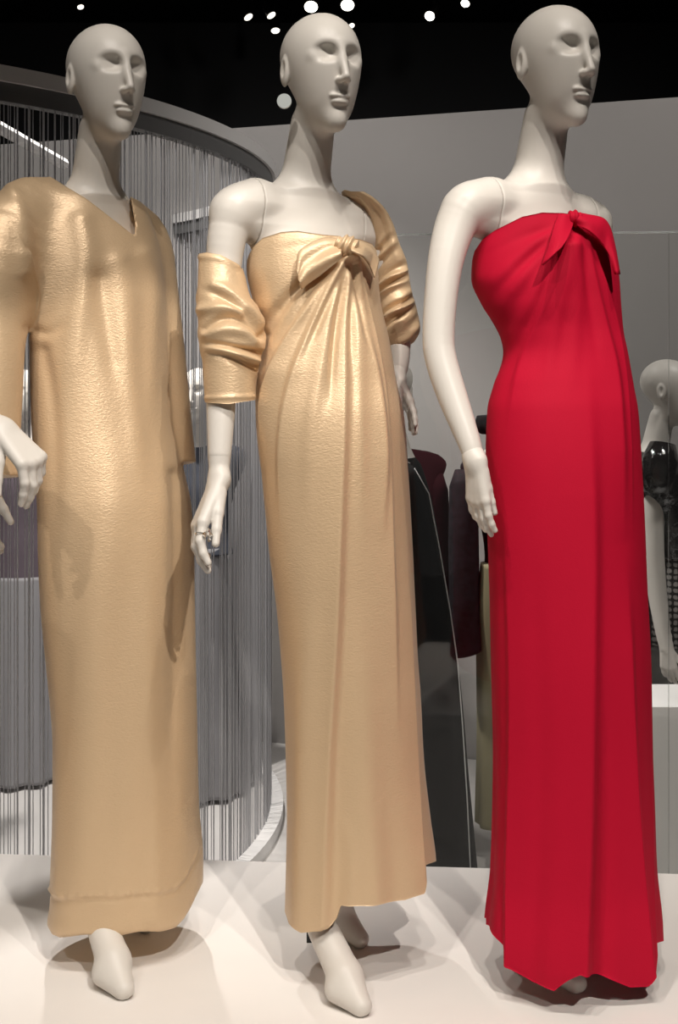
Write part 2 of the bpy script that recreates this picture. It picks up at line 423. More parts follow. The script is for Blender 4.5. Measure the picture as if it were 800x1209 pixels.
# ================================================================== MANNEQUINS
def head_sdf(p):
    ax = np.abs(p[:, 0]); q = np.stack([ax, p[:, 1], p[:, 2]], 1)           # mirrored
    d = ell(p, (0, -.014, .027), (.0740, .094, .080))
    d = smin(d, ell(p, (0, .018, -.045), (.056, .064, .087)), .05)
    d = smin(d, ell(p, (0, .060, -.118), (.016, .017, .017)), .03)
    d = smax(d, -ell(q, (.0355, .087, .009), (.032, .027, .0175)), .011)
    d = smin(d, ell(q, (.034, .051, .004), (.021, .013, .013)), .010)
    d = smin(d, cone(p, (0, .076, .028), (0, .101, -.040), .0055, .0075), .013)
    d = smin(d, ell(q, (.0075, .091, -.045), (.0068, .010, .0058)), .006)
    d = smin(d, ell(p, (0, .077, -.0725), (.021, .0095, .0055)), .006)
    d = smin(d, ell(p, (0, .076, -.0835), (.017, .0095, .0062)), .006)
    ear = smax(ell(q, (.0735, -.016, -.012), (.008, .015, .030)), -ell(q, (.082, -.014, -.008), (.007, .008, .017)), .004)
    return smin(d, ear, .005)
TORSO = np.array([  # z, forward, half width, half depth
    (.80, .000, .135, .090), (.90, -.004, .138, .092), (1.00, -.018, .116, .080), (1.12, -.040, .088, .066), (1.20, -.060, .098, .072),
    (1.29, -.080, .114, .080), (1.36, -.098, .124, .074), (1.41, -.108, .130, .062), (1.445, -.112, .110, .050), (1.47, -.114, .07, .042)])
def body_sdf(head_rel, foot, sw=.165, sr=.042):
    head_rel = -head_rel; ch, sh = math.cos(head_rel), math.sin(head_rel)
    def f(p):
        z = p[:, 2]; T = TORSO
        zz = np.clip(z, T[0, 0], T[-1, 0]); cf = np.interp(zz, T[:, 0], T[:, 1]); a = np.interp(zz, T[:, 0], T[:, 2]); b = np.interp(zz, T[:, 0], T[:, 3])
        r = np.sqrt((p[:, 0] / a)**2 + ((p[:, 1] - cf) / b)**2)
        d = (r - 1) * np.minimum(a, b) * .9
        d = np.maximum(d, np.maximum(T[0, 0] - z, z - T[-1, 0]))
        for s in (-1, 1):
            d = smin(d, cone(p, (s * .05, -.114, 1.460), (s * sw, -.117, 1.428), .038, sr), .04)
            d = smin(d, ell(p, (s * .052, -.045, 1.29), (.050, .040, .050)), .03)
        d = smin(d, cone(p, (0, -.122, 1.43), (0, -.080, 1.62), .052, .0435), .05)
        for s, (fu, ff) in zip((-1, 1), foot):
            fa = max(ff - .155, -.055)
            d = smin(d, limb(p, [(A(s * .062, 0, .86), .066), (A(s * .036 + fu * .12, .015 + ff * .12, .48), .042), (A(fu * .72, fa, .14), .026)], .02), .04)
            d = smin(d, limb(p, [(A(fu * .72, fa, .14), .026), (A(fu * .95, ff - .012, .042), .031), (A(fu * 1.03, ff + .045, .017), .016)], .012), .012)
            d = smin(d, cone(p, (fu * .72, fa, .13), (fu * .70, fa - .01, .085), .022, .016), .02)
            d = smin(d, cone(p, (fu + s * .014, ff - .01, .028), (fu + s * .010, ff + .040, .015), .024, .014), .012)
        d = np.maximum(d, .0004 - z)
        up = z > 1.50
        if up.any():
            q = p[up] - A(0, -.050, 1.7240)
            q = np.stack([q[:, 0] * ch + q[:, 1] * sh, -q[:, 0] * sh + q[:, 1] * ch, q[:, 2]], 1)
            dd = head_sdf(q); d = d.copy(); d[up] = smin(d[up], np.where(z[up] > 1.53, dd, dd + (1.53 - z[up])), .016)
        return d
    return f
def frame(base, yaw):
    U = A(math.cos(yaw), math.sin(yaw), 0); Fw = A(math.sin(yaw), -math.cos(yaw), 0)
    return lambda L: base + L[:, :1] * U + L[:, 1:2] * Fw + L[:, 2:3] * A(0, 0, 1)
def local(base, yaw, u, f, z): return frame(base, yaw)(np.array([[u, f, z]]))[0]
SEAM = .128
def build_body(parent, base, yaw, head_rel, foot, m, sw=.165, sr=.042, arms=()):
    """body, plus arms (list of (side, points)) that flow out of the shoulder and part from it at a fine seam"""
    f0 = body_sdf(head_rel, foot, sw, sr); W = frame(base, yaw)
    U = A(math.cos(yaw), math.sin(yaw), 0); Fw = A(math.sin(yaw), -math.cos(yaw), 0)
    ch = [(sd, [(np.array([(P(*q[:3]) - base) @ U, (P(*q[:3]) - base) @ Fw, P(*q[:3])[2]]), q[3]) for q in pts]) for sd, pts in arms]
    def blend(p, d, a): return smin(d, a, np.interp(p[:, 2], (1.395, 1.45), (.004, .030)))
    def f(p):
        d = f0(p); hi = (p[:, 2] > 1.33) & (np.abs(p[:, 0]) > .06)
        for sd, c in ch:
            mk = hi & (p[:, 0] * sd > .06)
            if mk.any():
                q = p[mk]; x = blend(q, d[mk], limb(q, c, 0)); x = np.maximum(x, q[:, 0] * sd - SEAM + .0006); d = d.copy(); d[mk] = x
        return d
    V1, Q1 = surf(f, (-.235, -.24, 1.255), (.235, .12, 1.84), .0028)
    V2, Q2 = surf(f0, (-.22, -.20, -.02), (.22, .30, 1.27), .0075)
    V = np.concatenate([V1, V2]); Q = np.concatenate([Q1, Q2 + len(V1)])
    b = part('body', W(V), Q[:, ::-1], m, parent, base)           # (u, f, z) is left-handed: faces flipped
    out = []
    for sd, c in ch:
        def fa(p, sd=sd, c=c):
            d = limb(p, c, 0); hi = p[:, 2] > 1.33
            if hi.any():
                q = p[hi]; x = np.maximum(blend(q, f0(q), d[hi]), SEAM + .0006 - q[:, 0] * sd); d = d.copy(); d[hi] = x
            return d
        arr = np.array([x for x, _ in c]); V, Q = surf(fa, arr.min(0) - .06, arr.max(0) + .06, .0032)
        out.append(part('arm', W(V), Q[:, ::-1], m, parent, base))
    return (b, out) if arms else b
def hand_prims(wr, d, n, side, curl=(.35, .45, .3), spread=.10, sc=1.0, thumb=(.80, .42, -.30)):
    """wrist, direction of the palm, normal of its back; side=+1 puts the thumb at n x d"""
    d = nrm(d); n = nrm(n - d * np.dot(n, d)); t = np.cross(n, d) * side
    out = []; palm = []
    for i, (off, ln, kl) in enumerate(((.027, .071, .084), (.0095, .079, .088), (-.008, .074, .085), (-.024, .060, .078))):
        k0 = wr + sc * (d * kl + t * off)
        palm.append((wr + sc * t * off * .55 - d * .004 * sc, k0, .0125 * sc, .0105 * sc))
        ang = 0; pt = k0; segs = []
        dirf = nrm(d + t * spread * (1.4 - i) * .5)
        for j, (frac, c) in enumerate(zip((.46, .30, .24), curl)):
            ang += c * (1 + .14 * i); v = dirf * math.cos(ang) - n * math.sin(ang); q = pt + v * ln * frac * sc
            segs.append((pt, q, (.0090 - .0010 * j) * sc, (.0082 - .0011 * j) * sc)); pt = q
        out.append(segs)
    b = wr + sc * (d * .022 + t * .018 - n * .006); v = nrm(d * thumb[0] + t * thumb[1] + n * thumb[2]); segs = []
    for j, ln in enumerate((.037, .031, .025)):
        q = b + v * ln * sc; segs.append((b, q, (.0125 - .0022 * j) * sc, (.0105 - .0020 * j) * sc)); b = q; v = nrm(v + d * .22 - n * .10)
    out.append(segs)
    return palm, out
def build_hand(parent, wr, d, n, side, m, base, back=None, rback=.021, **kw):
    palm, fing = hand_prims(wr, d, n, side, **kw)
    def f(p):
        x = None
        for a, b, ra, rb in palm:
            c = cone(p, a, b, ra, rb); x = c if x is None else smin(x, c, .014)
        if back is not None: x = smin(x, cone(p, back, wr, rback, .0165), .016)
        for s in fing:
            y = None
            for a, b, ra, rb in s:
                c = cone(p, a, b, ra, rb); y = c if y is None else smin(y, c, .004)
            x = smin(x, y, .0045)
        return x
    pts = np.array([q for a, b, _, _ in palm for q in (a, b)] + [q for s in fing for a, b, _, _ in s for q in (a, b)] + ([back] if back is not None else []))
    V, Q = surf(f, pts.min(0) - .03, pts.max(0) + .03, .0022)
    return part('hand', V, Q, m, parent, base), fing
def build_arm(parent, pts, m, base, k=0):
    q = [(P(a, b, D), r) for a, b, D, r in pts]
    arr = np.array([c for c, _ in q])
    V, Q = surf(lambda p: limb(p, q, k), arr.min(0) - .06, arr.max(0) + .06, .0032)
    return part('arm', V, Q, m, parent, base)

R = math.radians
# ------------------------------------------------------------------ 1: gold long-sleeved gown
YAW1 = R(40); B1 = A(-.433, 2.435, 0)
m1 = thing('mannequin', 'white mannequin in a long gold satin gown with V neck and long sleeves', 'mannequin', B1)
body1 = build_body(m1, B1, YAW1, R(-4), ((-.108, .166), (.055, -.05)), M['skin'], .130, .034)
g1 = None
def gown_one():
    rows = np.array([(180, 46, 146), (215, 40, 156), (250, 28, 176), (300, 26, 190), (340, 29, 195), (400, 34, 198), (440, 35, 200), (500, 37, 206), (560, 41, 218), (600, 43, 226), (643, 44, 229), (717, 49, 230),
            (780, 55, 231), (876, 62, 233), (957, 62, 235), (1025, 60, 240), (1092, 57, 238), (1160, 57, 236)], float)
    Dc = pchip((200, 300, 450, 600, 1110), (2.50, 2.485, 2.455, 2.43, 2.41))
    asp = pchip((200, 260, 330, 500, 1100), (.50, .62, .72, .72, .78))
    c, s = math.cos(YAW1), math.sin(YAW1)
    Zs = []; Xc = []; Aa = []; Ds = []; K = []
    q = np.linspace(0, 2*math.pi, 160, endpoint=False)
    for y in np.linspace(180, 1160, 170):
        L = float(pchip(rows[:, 0], rows[:, 1])(y)); Rr = float(pchip(rows[:, 0], rows[:, 2])(y)); D = float(Dc(y)); k = float(asp(y))
        x = ((L + Rr) / 2 - CX) / F * D; W = (Rr - L) / 2 / F * D
        for _ in range(4):
            a = W / math.sqrt(c*c + k*k*s*s); X = x + a*np.cos(q)*c + a*k*np.sin(q)*s; Y = D + a*np.cos(q)*s - a*k*np.sin(q)*c
            p = CX + F*X/Y; x += ((L+Rr)/2 - (p.min()+p.max())/2)/F*D; W *= (Rr-L)/(p.max()-p.min())
        Zs.append(HC - (y - HY)/F*D); Xc.append(x); Aa.append(a); Ds.append(D); K.append(k)
    o = np.argsort(Zs); Zs, Xc, Aa, Ds, K = [np.array(v)[o] for v in (Zs, Xc, Aa, Ds, K)]
    hem = np.array([(40, 1088), (57, 1092), (63, 1101), (71, 1104), (142, 1102), (190, 1097), (206, 1093), (216, 1084), (224, 1072), (236, 1048), (242, 1036), (260, 1030)], float)
    neck = np.array([(49, 120), (51, 200), (56, 206), (70, 215), (101, 234), (135, 260), (159, 279), (159, 262), (155, 240), (150, 222), (148, 120)], float)
    shL = [(P(60, 227, 2.50), .030), (P(16, 244, 2.38), .045), (P(-2, 300, 2.33), .066), (P(-14, 380, 2.31), .068), (P(-14, 450, 2.29), .064), (P(-15, 510, 2.28), .060), (P(-17, 562, 2.27), .062)]
    shR = [(P(152, 258, 2.62), .043), (P(177, 282, 2.62), .048), (P(185, 350, 2.57), .046), (P(196, 430, 2.54), .042), (P(203, 500, 2.51), .040), (P(208, 548, 2.50), .040)]
    nrmL = nrm(shL[-1][0] - shL[-2][0]); nrmR = nrm(shR[-1][0] - shR[-2][0])
    def poly_sdf(px, py):
        d = np.full_like(px, 1e9); ins = np.zeros(len(px), bool); n = len(neck)
        for i in range(n):
            a = neck[i]; b = neck[(i+1) % n]; e = b - a
            t = np.clip(((px-a[0])*e[0] + (py-a[1])*e[1]) / e.dot(e), 0, 1)
            d = np.minimum(d, np.hypot(px-a[0]-t*e[0], py-a[1]-t*e[1]))
            cr = ((a[1] > py) != (b[1] > py)) & (px < (b[0]-a[0])*(py-a[1])/(b[1]-a[1]+1e-9)+a[0]); ins ^= cr
        return np.where(ins, -d, d)
    def f(p):
        z = p[:, 2]; zc = np.clip(z, Zs[0], Zs[-1])
        x = np.interp(zc, Zs, Xc); a = np.interp(zc, Zs, Aa); D = np.interp(zc, Zs, Ds); k = np.interp(zc, Zs, K)
        u = (p[:, 0]-x)*c + (p[:, 1]-D)*s; w = (p[:, 0]-x)*s - (p[:, 1]-D)*c
        d = (np.sqrt((u/a)**2 + (w/(a*k))**2) - 1) * a * k * .95
        d = smax(d, z - 1.500, .03)
        sl = limb(p, shL, 0); sl = np.maximum(sl, (p - shL[-1][0]) @ nrmL)
        sr = limb(p, shR, 0); sr = np.maximum(sr, (p - shR[-1][0]) @ nrmR)
        kk = np.interp(z, (1.0, 1.25), (.012, .05))
        d = smin(d, sl, kk); d = smin(d, sr, np.interp(z, (1.15, 1.4), (.008, .03)))
        px = CX + F*p[:, 0]/p[:, 1]; py = HY - F*(z-HC)/p[:, 1]
        d = np.maximum(d, np.where(z < .4, (py - np.interp(px, hem[:, 0], hem[:, 1])) * p[:, 1] / F * .9, -1))
        d = np.maximum(d, .06 - z)
        d = np.maximum(d, np.where((z > 1.25), -poly_sdf(px, py) * p[:, 1] / F, -1))
        return d
    V, Q = surf(f, (-.86, 2.10, .0), (-.20, 2.80, 1.53), .0042)
    N = vnormals(V, Q); px, py = proj(V); fr = np.clip((-N[:, 1] + .15) / .3, 0, 1)
    folds = [
        ([(96, 262), (104, 300), (98, 345), (84, 420), (78, 500)], .012, 14, 'r', (1, .2)),
        ([(140, 310), (152, 350), (150, 420), (160, 500), (168, 600)], .010, 12, 'r', (.6, .5)),
        ([(170, 300), (184, 330), (180, 400), (176, 520)], .006, 9, 'r', (1, .3)),
        ([(118, 330), (128, 400), (140, 470)], -.009, 12, 'r', (1, .3)),
        ([(30, 300), (48, 350), (34, 395)], .008, 9, 'l', (1, .6)),
        ([(34, 388), (60, 396), (82, 372)], -.006, 6, 'r', (1, 0)),
        ([(50, 415), (62, 470), (66, 560), (64, 680)], -.007, 9, 'r', (1, .2)),
        ([(15, 225), (30, 262), (28, 320)], .006, 9, 'r'),
        ([(52, 217), (92, 262), (120, 300)], -.003, 16, 'r', (1, 0)),
        ([(120, 560), (105, 720), (110, 880), (100, 1040)], .006, 20, 'r', (.2, 1)),
        ([(170, 620), (176, 800), (184, 960), (180, 1080)], .006, 13, 'r', (.3, 1)),
        ([(206, 560), (207, 660), (207, 800), (204, 1000)], -.008, 8, 'r', (.8, .3)),
        ([(66, 760), (66, 1050)], .004, 9, 'r', (.3, 1)),
    ]
    H = fold_field(px, py, folds) * fr * (py > 200)
    hl = np.interp(px, hem[:, 0], hem[:, 1])
    band = hl - 46
    H += fr * (py > 900) * (.0022 * np.exp(-((py - band)/3.0)**2) * (1 + .6*np.sin(px*.55)) - .0022*np.exp(-((py-band-6)/4)**2) + .003*np.exp(-((hl-py-6)/12)**2))
    H += fr * .0018 * np.sin(px*.10 + py*.012) * np.clip((py - 480) / 200, 0, 1)
    return V + N * H[:, None], Q
V, Q = gown_one()
gown1 = part('gown', V, Q, M['gold'], m1, B1, label='gold hammered satin gown with V neck and long loose sleeves')
a1 = build_arm(m1, [(-10, 340, 2.31, .036), (-18, 450, 2.29, .030), (-27, 548, 2.275, .021)], M['skin'], B1)
build_hand(a1, P(-27, 552, 2.27), A(.05, -.05, -1), A(-.77, -.64, 0), 1, M['skin'], B1, back=P(-27, 540, 2.272), curl=(.2, .3, .2))
a1b = build_arm(m1, [(185, 350, 2.57, .030), (198, 460, 2.53, .026), (206, 535, 2.505, .02)], M['skin'], B1)

# ------------------------------------------------------------------ 2: gold strapless gown with knot and draped stole
YAW2 = R(40); B2 = A(0, 2.367, 0)
m2 = thing('mannequin', 'white mannequin in a strapless gold gown knotted at the bust with a gold stole', 'mannequin', B2)
body2, (ar, al) = build_body(m2, B2, YAW2, R(-13), ((-.110, .155), (.055, -.05)), M['skin'], arms=(
    (-1, [(300, 236, 2.37, .040), (278, 245, 2.352, .042), (268, 275, 2.342, .038), (263, 320, 2.335, .0325), (262, 400, 2.31, .031), (261, 476, 2.28, .0275), (259, 536, 2.255, .0215)]),
    (1, [(415, 254, 2.54, .030), (428, 262, 2.562, .032), (452, 315, 2.58, .029), (470, 384, 2.59, .027), (471, 425, 2.555, .023), (467, 446, 2.54, .019)])))
rows2 = [(268, 297, 434), (280, 294, 438), (300, 292, 445), (320, 291, 446), (356, 298, 449), (394, 309, 458), (420, 306, 463), (447, 301, 467), (492, 302, 477), (560, 309, 482), (650, 318, 487),
         (717, 327, 490), (780, 333, 493), (820, 336, 496), (900, 340, 500), (972, 343, 508), (1020, 343, 514), (1060, 343, 515), (1100, 345, 515)]
top2 = [(290, 312), (294, 300), (300, 290), (310, 281), (332, 274), (351, 273), (381, 278), (405, 281), (424, 283), (438, 288), (446, 300)]
hem2 = [(340, 1066), (344, 1076), (350, 1088), (364, 1097), (388, 1095), (397, 1085), (402, 1069), (440, 1067), (476, 1062), (494, 1053), (498, 1024), (515, 1016)]
folds2 = [
    ([(397, 314), (380, 372), (356, 430)], -.014, 4.5, 'r', (1, .2)), ([(403, 316), (410, 380), (412, 450)], -.012, 4, 'r', (1, .1)),
    ([(401, 312), (403, 400), (404, 492), (400, 605), (396, 755), (388, 900), (384, 1090)], .020, 22, 'l', (.6, 1)),
    ([(409, 312), (430, 402), (445, 474), (451, 549), (449, 640)], .028, 16, 'l', (.6, .3)),
    ([(414, 308), (436, 380), (452, 460), (458, 560), (462, 700), (468, 880)], .018, 12, 'l', (.7, .3)),
    ([(396, 312), (366, 395), (347, 440), (336, 485), (331, 540), (332, 640)], .024, 16, 'd', (.7, .2)),
    ([(394, 312), (372, 350), (340, 400), (318, 440), (308, 480), (310, 560)], .022, 13, 'd', (.7, .3)),
    ([(398, 314), (388, 380), (374, 450), (364, 520), (362, 640)], .010, 9, 'r', (1, .1)),
    ([(404, 314), (416, 380), (422, 450), (424, 540), (430, 660)], .010, 8, 'r', (1, .15)),
    ([(400, 316), (392, 400), (388, 500)], -.020, 4.5, 'r', (1, 0)),
    ([(407, 316), (422, 372), (436, 430)], -.024, 4.5, 'r', (1, .2)),
    ([(390, 288), (352, 289), (318, 296)], -.004, 5, 'r', (1, 0)),
    ([(386, 312), (350, 340), (322, 372), (312, 398)], -.020, 7, 'r', (1, .5)),
    ([(312, 396), (304, 446)], -.006, 6, 'r', (1, .2)),
    ([(372, 640), (362, 780), (360, 940), (356, 1095)], .016, 15, 'r', (.2, 1)),
    ([(424, 700), (430, 860), (440, 1066)], .010, 20, 'r', (.3, 1)),
    ([(478, 620), (484, 780), (490, 940), (496, 1055)], .016, 14, 'l', (.2, 1)),
    ([(402, 960), (416, 1000), (412, 1070)], .006, 8, 'r', (.2, 1)),
]
def ex2(V, px, py, phi, t, fr):
    return .004 * t**2 * np.sin(9 * phi + .7) * (1 - .6*fr)
NP = 360
V, Q = loft(rows2, YAW2, pchip((250, 400, 600, 1100), (.74, .78, .80, .80)), pchip((250, 300, 420, 560, 1100), (2.435, 2.43, 2.395, 2.37, 2.35)),
            top2, hem2, NP, 340, folds2, ex2, back_top=[(290, 330), (446, 318)], back_hem=[(340, 1060), (515, 1014)])
Vg2 = V.copy()
V, Q = rim(V, Q, NP, .010)
gown2 = part('gown', V, Q, M['gold'], m2, B2, label='strapless gold satin gown gathered into a knot at the bust')
# knot
kc = P(409, 291, depth_at(Vg2, 409, 291) - .012)
def knot_sdf(p):
    d = ell(p, kc, (.0250, .026, .0205))
    q = p - kc; g = .0022 * np.sin((q[:, 0] * .9 - q[:, 2] * .45) * 520)
    return smax(d, -1e3 + d * 0, .01) - g
Vk, Qk = surf(knot_sdf, kc - .04, kc + .04, .0016)
part('knot', Vk, Qk, M['gold'], gown2, B2)
patch([(402, 283), (386, 281), (366, 288), (352, 300), (350, 320)], [(403, 305), (392, 314), (378, 325), (366, 333), (355, 341)], Vg2, (.014, .026), M['gold'], gown2, B2, 'bow_tail', 1.7, .006, .010)
patch([(414, 283), (428, 287), (439, 295), (447, 307)], [(414, 296), (425, 301), (434, 310), (442, 328)], Vg2, (.014, .030), M['gold'], gown2, B2, 'bow_tail', 1.2, .004, .008)
# stole: gathered sleeve on the right arm
rowsS = [(296, 236, 280), (315, 234, 286), (337, 233, 292), (352, 232, 297), (367, 233, 305), (394, 234, 312), (410, 235, 313), (430, 239, 306), (450, 240, 303), (476, 242, 301)]
foldsS = [
    ([(234, 341), (253, 346), (270, 354), (283, 363), (299, 378), (313, 396)], -.013, 4.5, 'r', (.3, 1)),
    ([(252, 336), (268, 341), (286, 357), (303, 374), (312, 388)], .010, 6, 'r', (.5, 1)),
    ([(243, 389), (255, 377), (275, 373), (293, 381), (306, 398)], -.012, 4.5, 'r', (.6, 1)),
    ([(238, 366), (262, 362), (284, 369)], .008, 6, 'r'),
    ([(245, 395), (268, 388), (290, 392), (300, 402)], .009, 7, 'r'),
    ([(233, 404), (256, 406), (286, 412), (308, 417)], -.013, 3.6, 'r', (.3, 1.2)),
    ([(236, 410), (262, 412), (284, 418), (300, 424)], .011, 5.5, 'r', (.2, 1.2)),
    ([(240, 417), (262, 420), (284, 427), (302, 434)], -.010, 4, 'r', (.3, 1.2)),
    ([(235, 303), (258, 304), (280, 314)], .003, 4, 'r'),
    ([(243, 470), (300, 468)], .002, 3, 'r'),
]
def exS(V, px, py, phi, t, fr): return .004 * (1 - fr) * np.sin(t * 26) * np.sin(math.pi * np.clip(t * 1.2, 0, 1))
V, Q = loft(rowsS, YAW2, lambda y: .92, pchip((290, 480), (2.335, 2.285)), [(232, 300), (244, 298), (260, 301), (279, 312), (290, 322)], [(240, 475), (270, 477), (303, 472)], 240, 220, foldsS, exS,
            back_top=[(232, 300), (290, 318)], back_hem=[(240, 472), (303, 468)])
V, Q = rim(V, Q, 240, .012)
stole = part('stole_sleeve', V, Q, M['gold'], m2, B2, label='crumpled gold satin stole sleeve pushed down the arm')
rowsT = [(220, 402, 416), (228, 403, 430), (235, 407, 441), (243, 412, 450), (252, 418, 457), (266, 424, 464), (290, 430, 472), (310, 436, 480), (340, 440, 485), (370, 444, 493), (388, 446, 496), (402, 448, 490), (412, 450, 478), (420, 454, 468)]
def exT(V, px, py, phi, t, fr):
    rt = np.array(rowsT, float); lf = np.interp(py, rt[:, 0], rt[:, 1]); rg = np.interp(py, rt[:, 0], rt[:, 2]); q = (px - lf) / (rg - lf)
    bl = np.clip((py - 262) / 60, 0, 1); bl = bl * bl * (3 - 2 * bl)
    edge = np.sqrt(np.clip(4 * q * (1 - q), 0, 1))
    ph = (py + .85 * px) / 17 + .25 * np.sin(px * .10) + .25 * np.sin(py * .055)
    diag = (np.sin(2 * math.pi * ph) + .35 * np.sin(1.37 * 2 * math.pi * ph + 1)) * (.6 + .4 * np.sin(ph * 2.3 + px * .05)) * np.clip((424 - py) / 25, 0, 1)
    lon = np.sin(2 * math.pi * (q * 2.3 + (py - 250) * .008)) * np.clip((py - 228) / 25, 0, 1)   # long folds running down from the shoulder
    return edge * (.0085 * bl * diag + .0035 * (1 - bl) * lon)
V, Q = loft(rowsT, YAW2, pchip((220, 290, 340, 420), (1.7, 1.5, 1.1, 1.0)), pchip((220, 260, 330, 420), (2.50, 2.545, 2.58, 2.58)), [(400, 228), (407, 224), (414, 226)], [(452, 418), (460, 420), (470, 414)], 260, 260, (), exT)
V, Q = rim(V, Q, 260, .008)
part('stole_sleeve', V, Q, M['gold'], m2, B2, label='diagonally gathered gold satin stole wrapped over the far shoulder')
hd, fg = build_hand(ar, P(258, 570, 2.245), P(233, 625, 2.205) - P(258, 570, 2.245), A(-.93, -.34, .10), 1, M['skin'], B2, back=P(259, 537, 2.255), rback=.0212, curl=(.26, .40, .25), sc=1.06, spread=.04, thumb=(.93, .20, -.26))
# jewelled ring on a finger of that hand
mid = fg[0][0]; rc = mid[0] * .35 + mid[1] * .65; ax = nrm(mid[1] - mid[0]); mb = MB()
e1 = A(1, -.25, .1); e1 = nrm(e1 - ax * e1.dot(ax)); e2 = np.cross(ax, e1)
mb.tube([rc + .0100 * (math.cos(q) * e1 + math.sin(q) * e2) for q in np.linspace(0, 2 * math.pi, 20)], .0018, 6)
for q, off, r_ in ((0, 0, .0072), (.75, .003, .0055), (-.75, -.003, .0055), (.3, -.007, .0045), (-.3, .008, .0045)):
    cgem = rc + .0150 * (math.cos(q) * e1 + math.sin(q) * e2) + ax * off
    mb.add([cgem + r_ * A(*v) for v in ((1,0,0),(0,1,0),(-1,0,0),(0,-1,0),(0,0,1),(0,0,-1))], [(0,1,4),(1,2,4),(2,3,4),(3,0,4),(1,0,5),(2,1,5),(3,2,5),(0,3,5)])
part('ring', mb.V, mb.F, M['silver'], hd, B2, smooth=False, label='silver jewelled ring')
build_hand(al, P(468, 447, 2.535), P(487, 487, 2.50) - P(468, 447, 2.535), A(.95, .1, .25), -1, M['skin'], B2, back=P(468, 440, 2.54), curl=(.10, .15, .10), sc=.80, rback=.018)
# round earring
ec = local(B2, YAW2, -.079, -.07, 1.650); mb = MB()
mb.tube([ec + A(0, .004, 0), ec + A(0, -.004, 0)], .014, 28)
er = part('earring', mb.V, mb.F, M['earring'], m2, B2, smooth=False, label='pale round disc earring')
mb = MB(); hp = local(B2, YAW2, .0, -.02, 0)
mb.tube([P(372, 1108, 2.34) + A(0, 0, .30), P(372, 1108, 2.34)], .007, 12).box(P(372, 1108, 2.34) - A(.016, .02, .0), P(372, 1108, 2.34) + A(.016, .02, .035))
part('support_rod', mb.V, mb.F, M['metal'], m2, B2, smooth=False, label='black metal support rod')

# ------------------------------------------------------------------ 3: red strapless gown
YAW3 = R(36); B3 = A(.449, 2.317, 0)
m3 = thing('mannequin', 'white mannequin in a strapless bright red gown with a bow at the bust', 'mannequin', B3)
body3, (ar3, al3) = build_body(m3, B3, YAW3, R(-9), ((-.065, .020), (.055, -.05)), M['skin'], arms=(
    (-1, [(575, 236, 2.33, .040), (549, 243, 2.30, .042), (535, 270, 2.29, .038), (523, 318, 2.27, .0315), (516, 400, 2.25, .029), (521, 430, 2.24, .029), (535, 472, 2.22, .027), (553, 520, 2.19, .021), (559, 540, 2.18, .018)]),
    (1, [(688, 256, 2.48, .036), (699, 264, 2.50, .036), (694, 340, 2.57, .030), (686, 420, 2.60, .027), (677, 480, 2.56, .022)])))
rows3 = [(248, 572, 716), (280, 563, 720), (300, 558, 726), (330, 556, 731), (360, 568, 733), (392, 588, 736), (416, 595, 741), (456, 582, 748), (484, 575, 753), (540, 573, 757), (620, 575, 761),
         (700, 578, 764), (780, 580, 768), (900, 583, 770), (1020, 581, 774), (1092, 574, 781), (1160, 573, 783)]
top3 = [(555, 322), (557, 310), (560, 297), (570, 282), (584, 272), (616, 256), (640, 251), (664, 252), (690, 256), (716, 262), (730, 275)]
hem3 = [(573, 1090), (580, 1100), (596, 1116), (600, 1138), (628, 1159), (654, 1167), (668, 1153), (680, 1143), (704, 1150), (740, 1164), (753, 1160), (757, 1148), (769, 1148), (772, 1117), (783, 1110)]
folds3 = [
    ([(655, 272), (620, 296), (576, 340)], .008, 7, 'r', (1, .2)), ([(654, 284), (618, 326), (586, 372)], .009, 8, 'r', (1, .3)),
    ([(656, 292), (626, 356), (598, 412)], .009, 8, 'r', (1, .3)), ([(658, 270), (610, 280), (566, 306)], -.005, 6, 'r', (1, 0)),
    ([(652, 282), (612, 316), (574, 356)], -.006, 6, 'r', (1, .2)),
    ([(664, 296), (640, 370), (610, 440), (598, 520)], .017, 18, 'd', (.7, .1)),
    ([(668, 296), (656, 380), (640, 480)], .011, 9, 'r', (1, 0)),
    ([(676, 292), (678, 380), (672, 480)], .012, 10, 'r', (1, 0)),
    ([(684, 286), (708, 380), (724, 440), (730, 520), (736, 640)], .028, 20, 'l', (.5, .3)),
    ([(692, 286), (718, 350), (734, 420), (742, 500), (746, 640)], .012, 9, 'l', (.8, .3)),
    ([(680, 290), (697, 370), (706, 450)], -.008, 6, 'r', (1, 0)),
    ([(690, 400), (694, 520), (697, 640), (694, 780), (691, 940), (684, 1145)], .034, 34, 'l', (.15, 1)),
    ([(738, 640), (741, 820), (745, 980), (757, 1155)], .028, 20, 'l', (.15, 1)),
    ([(592, 560), (602, 700), (606, 860), (604, 1000), (602, 1140)], .014, 16, 'd', (.2, 1)),
    ([(628, 600), (636, 800), (640, 960), (630, 1160)], -.010, 14, 'r', (.2, 1)),
    ([(712, 800), (714, 960), (712, 1150)], -.010, 10, 'r', (.2, 1)),
    ([(768, 900), (771, 1150)], .010, 8, 'l', (.2, 1)),
]
def ex3(V, px, py, phi, t, fr): return .006 * t**2 * np.sin(10 * phi) * (1 - .6*fr)
V, Q = loft(rows3, YAW3, pchip((240, 400, 600, 1160), (.76, .80, .82, .80)), pchip((240, 300, 420, 560, 1160), (2.385, 2.38, 2.345, 2.32, 2.30)),
            top3, hem3, NP, 340, folds3, ex3, back_top=[(555, 326), (730, 300)], back_hem=[(573, 1084), (783, 1100)])
Vg3 = V.copy(); V, Q = rim(V, Q, NP, .010)
gown3 = part('gown', V, Q, M['red'], m3, B3, label='strapless bright red crepe gown with a bow at the bust')
kc3 = P(677, 258, depth_at(Vg3, 677, 262) - .008)
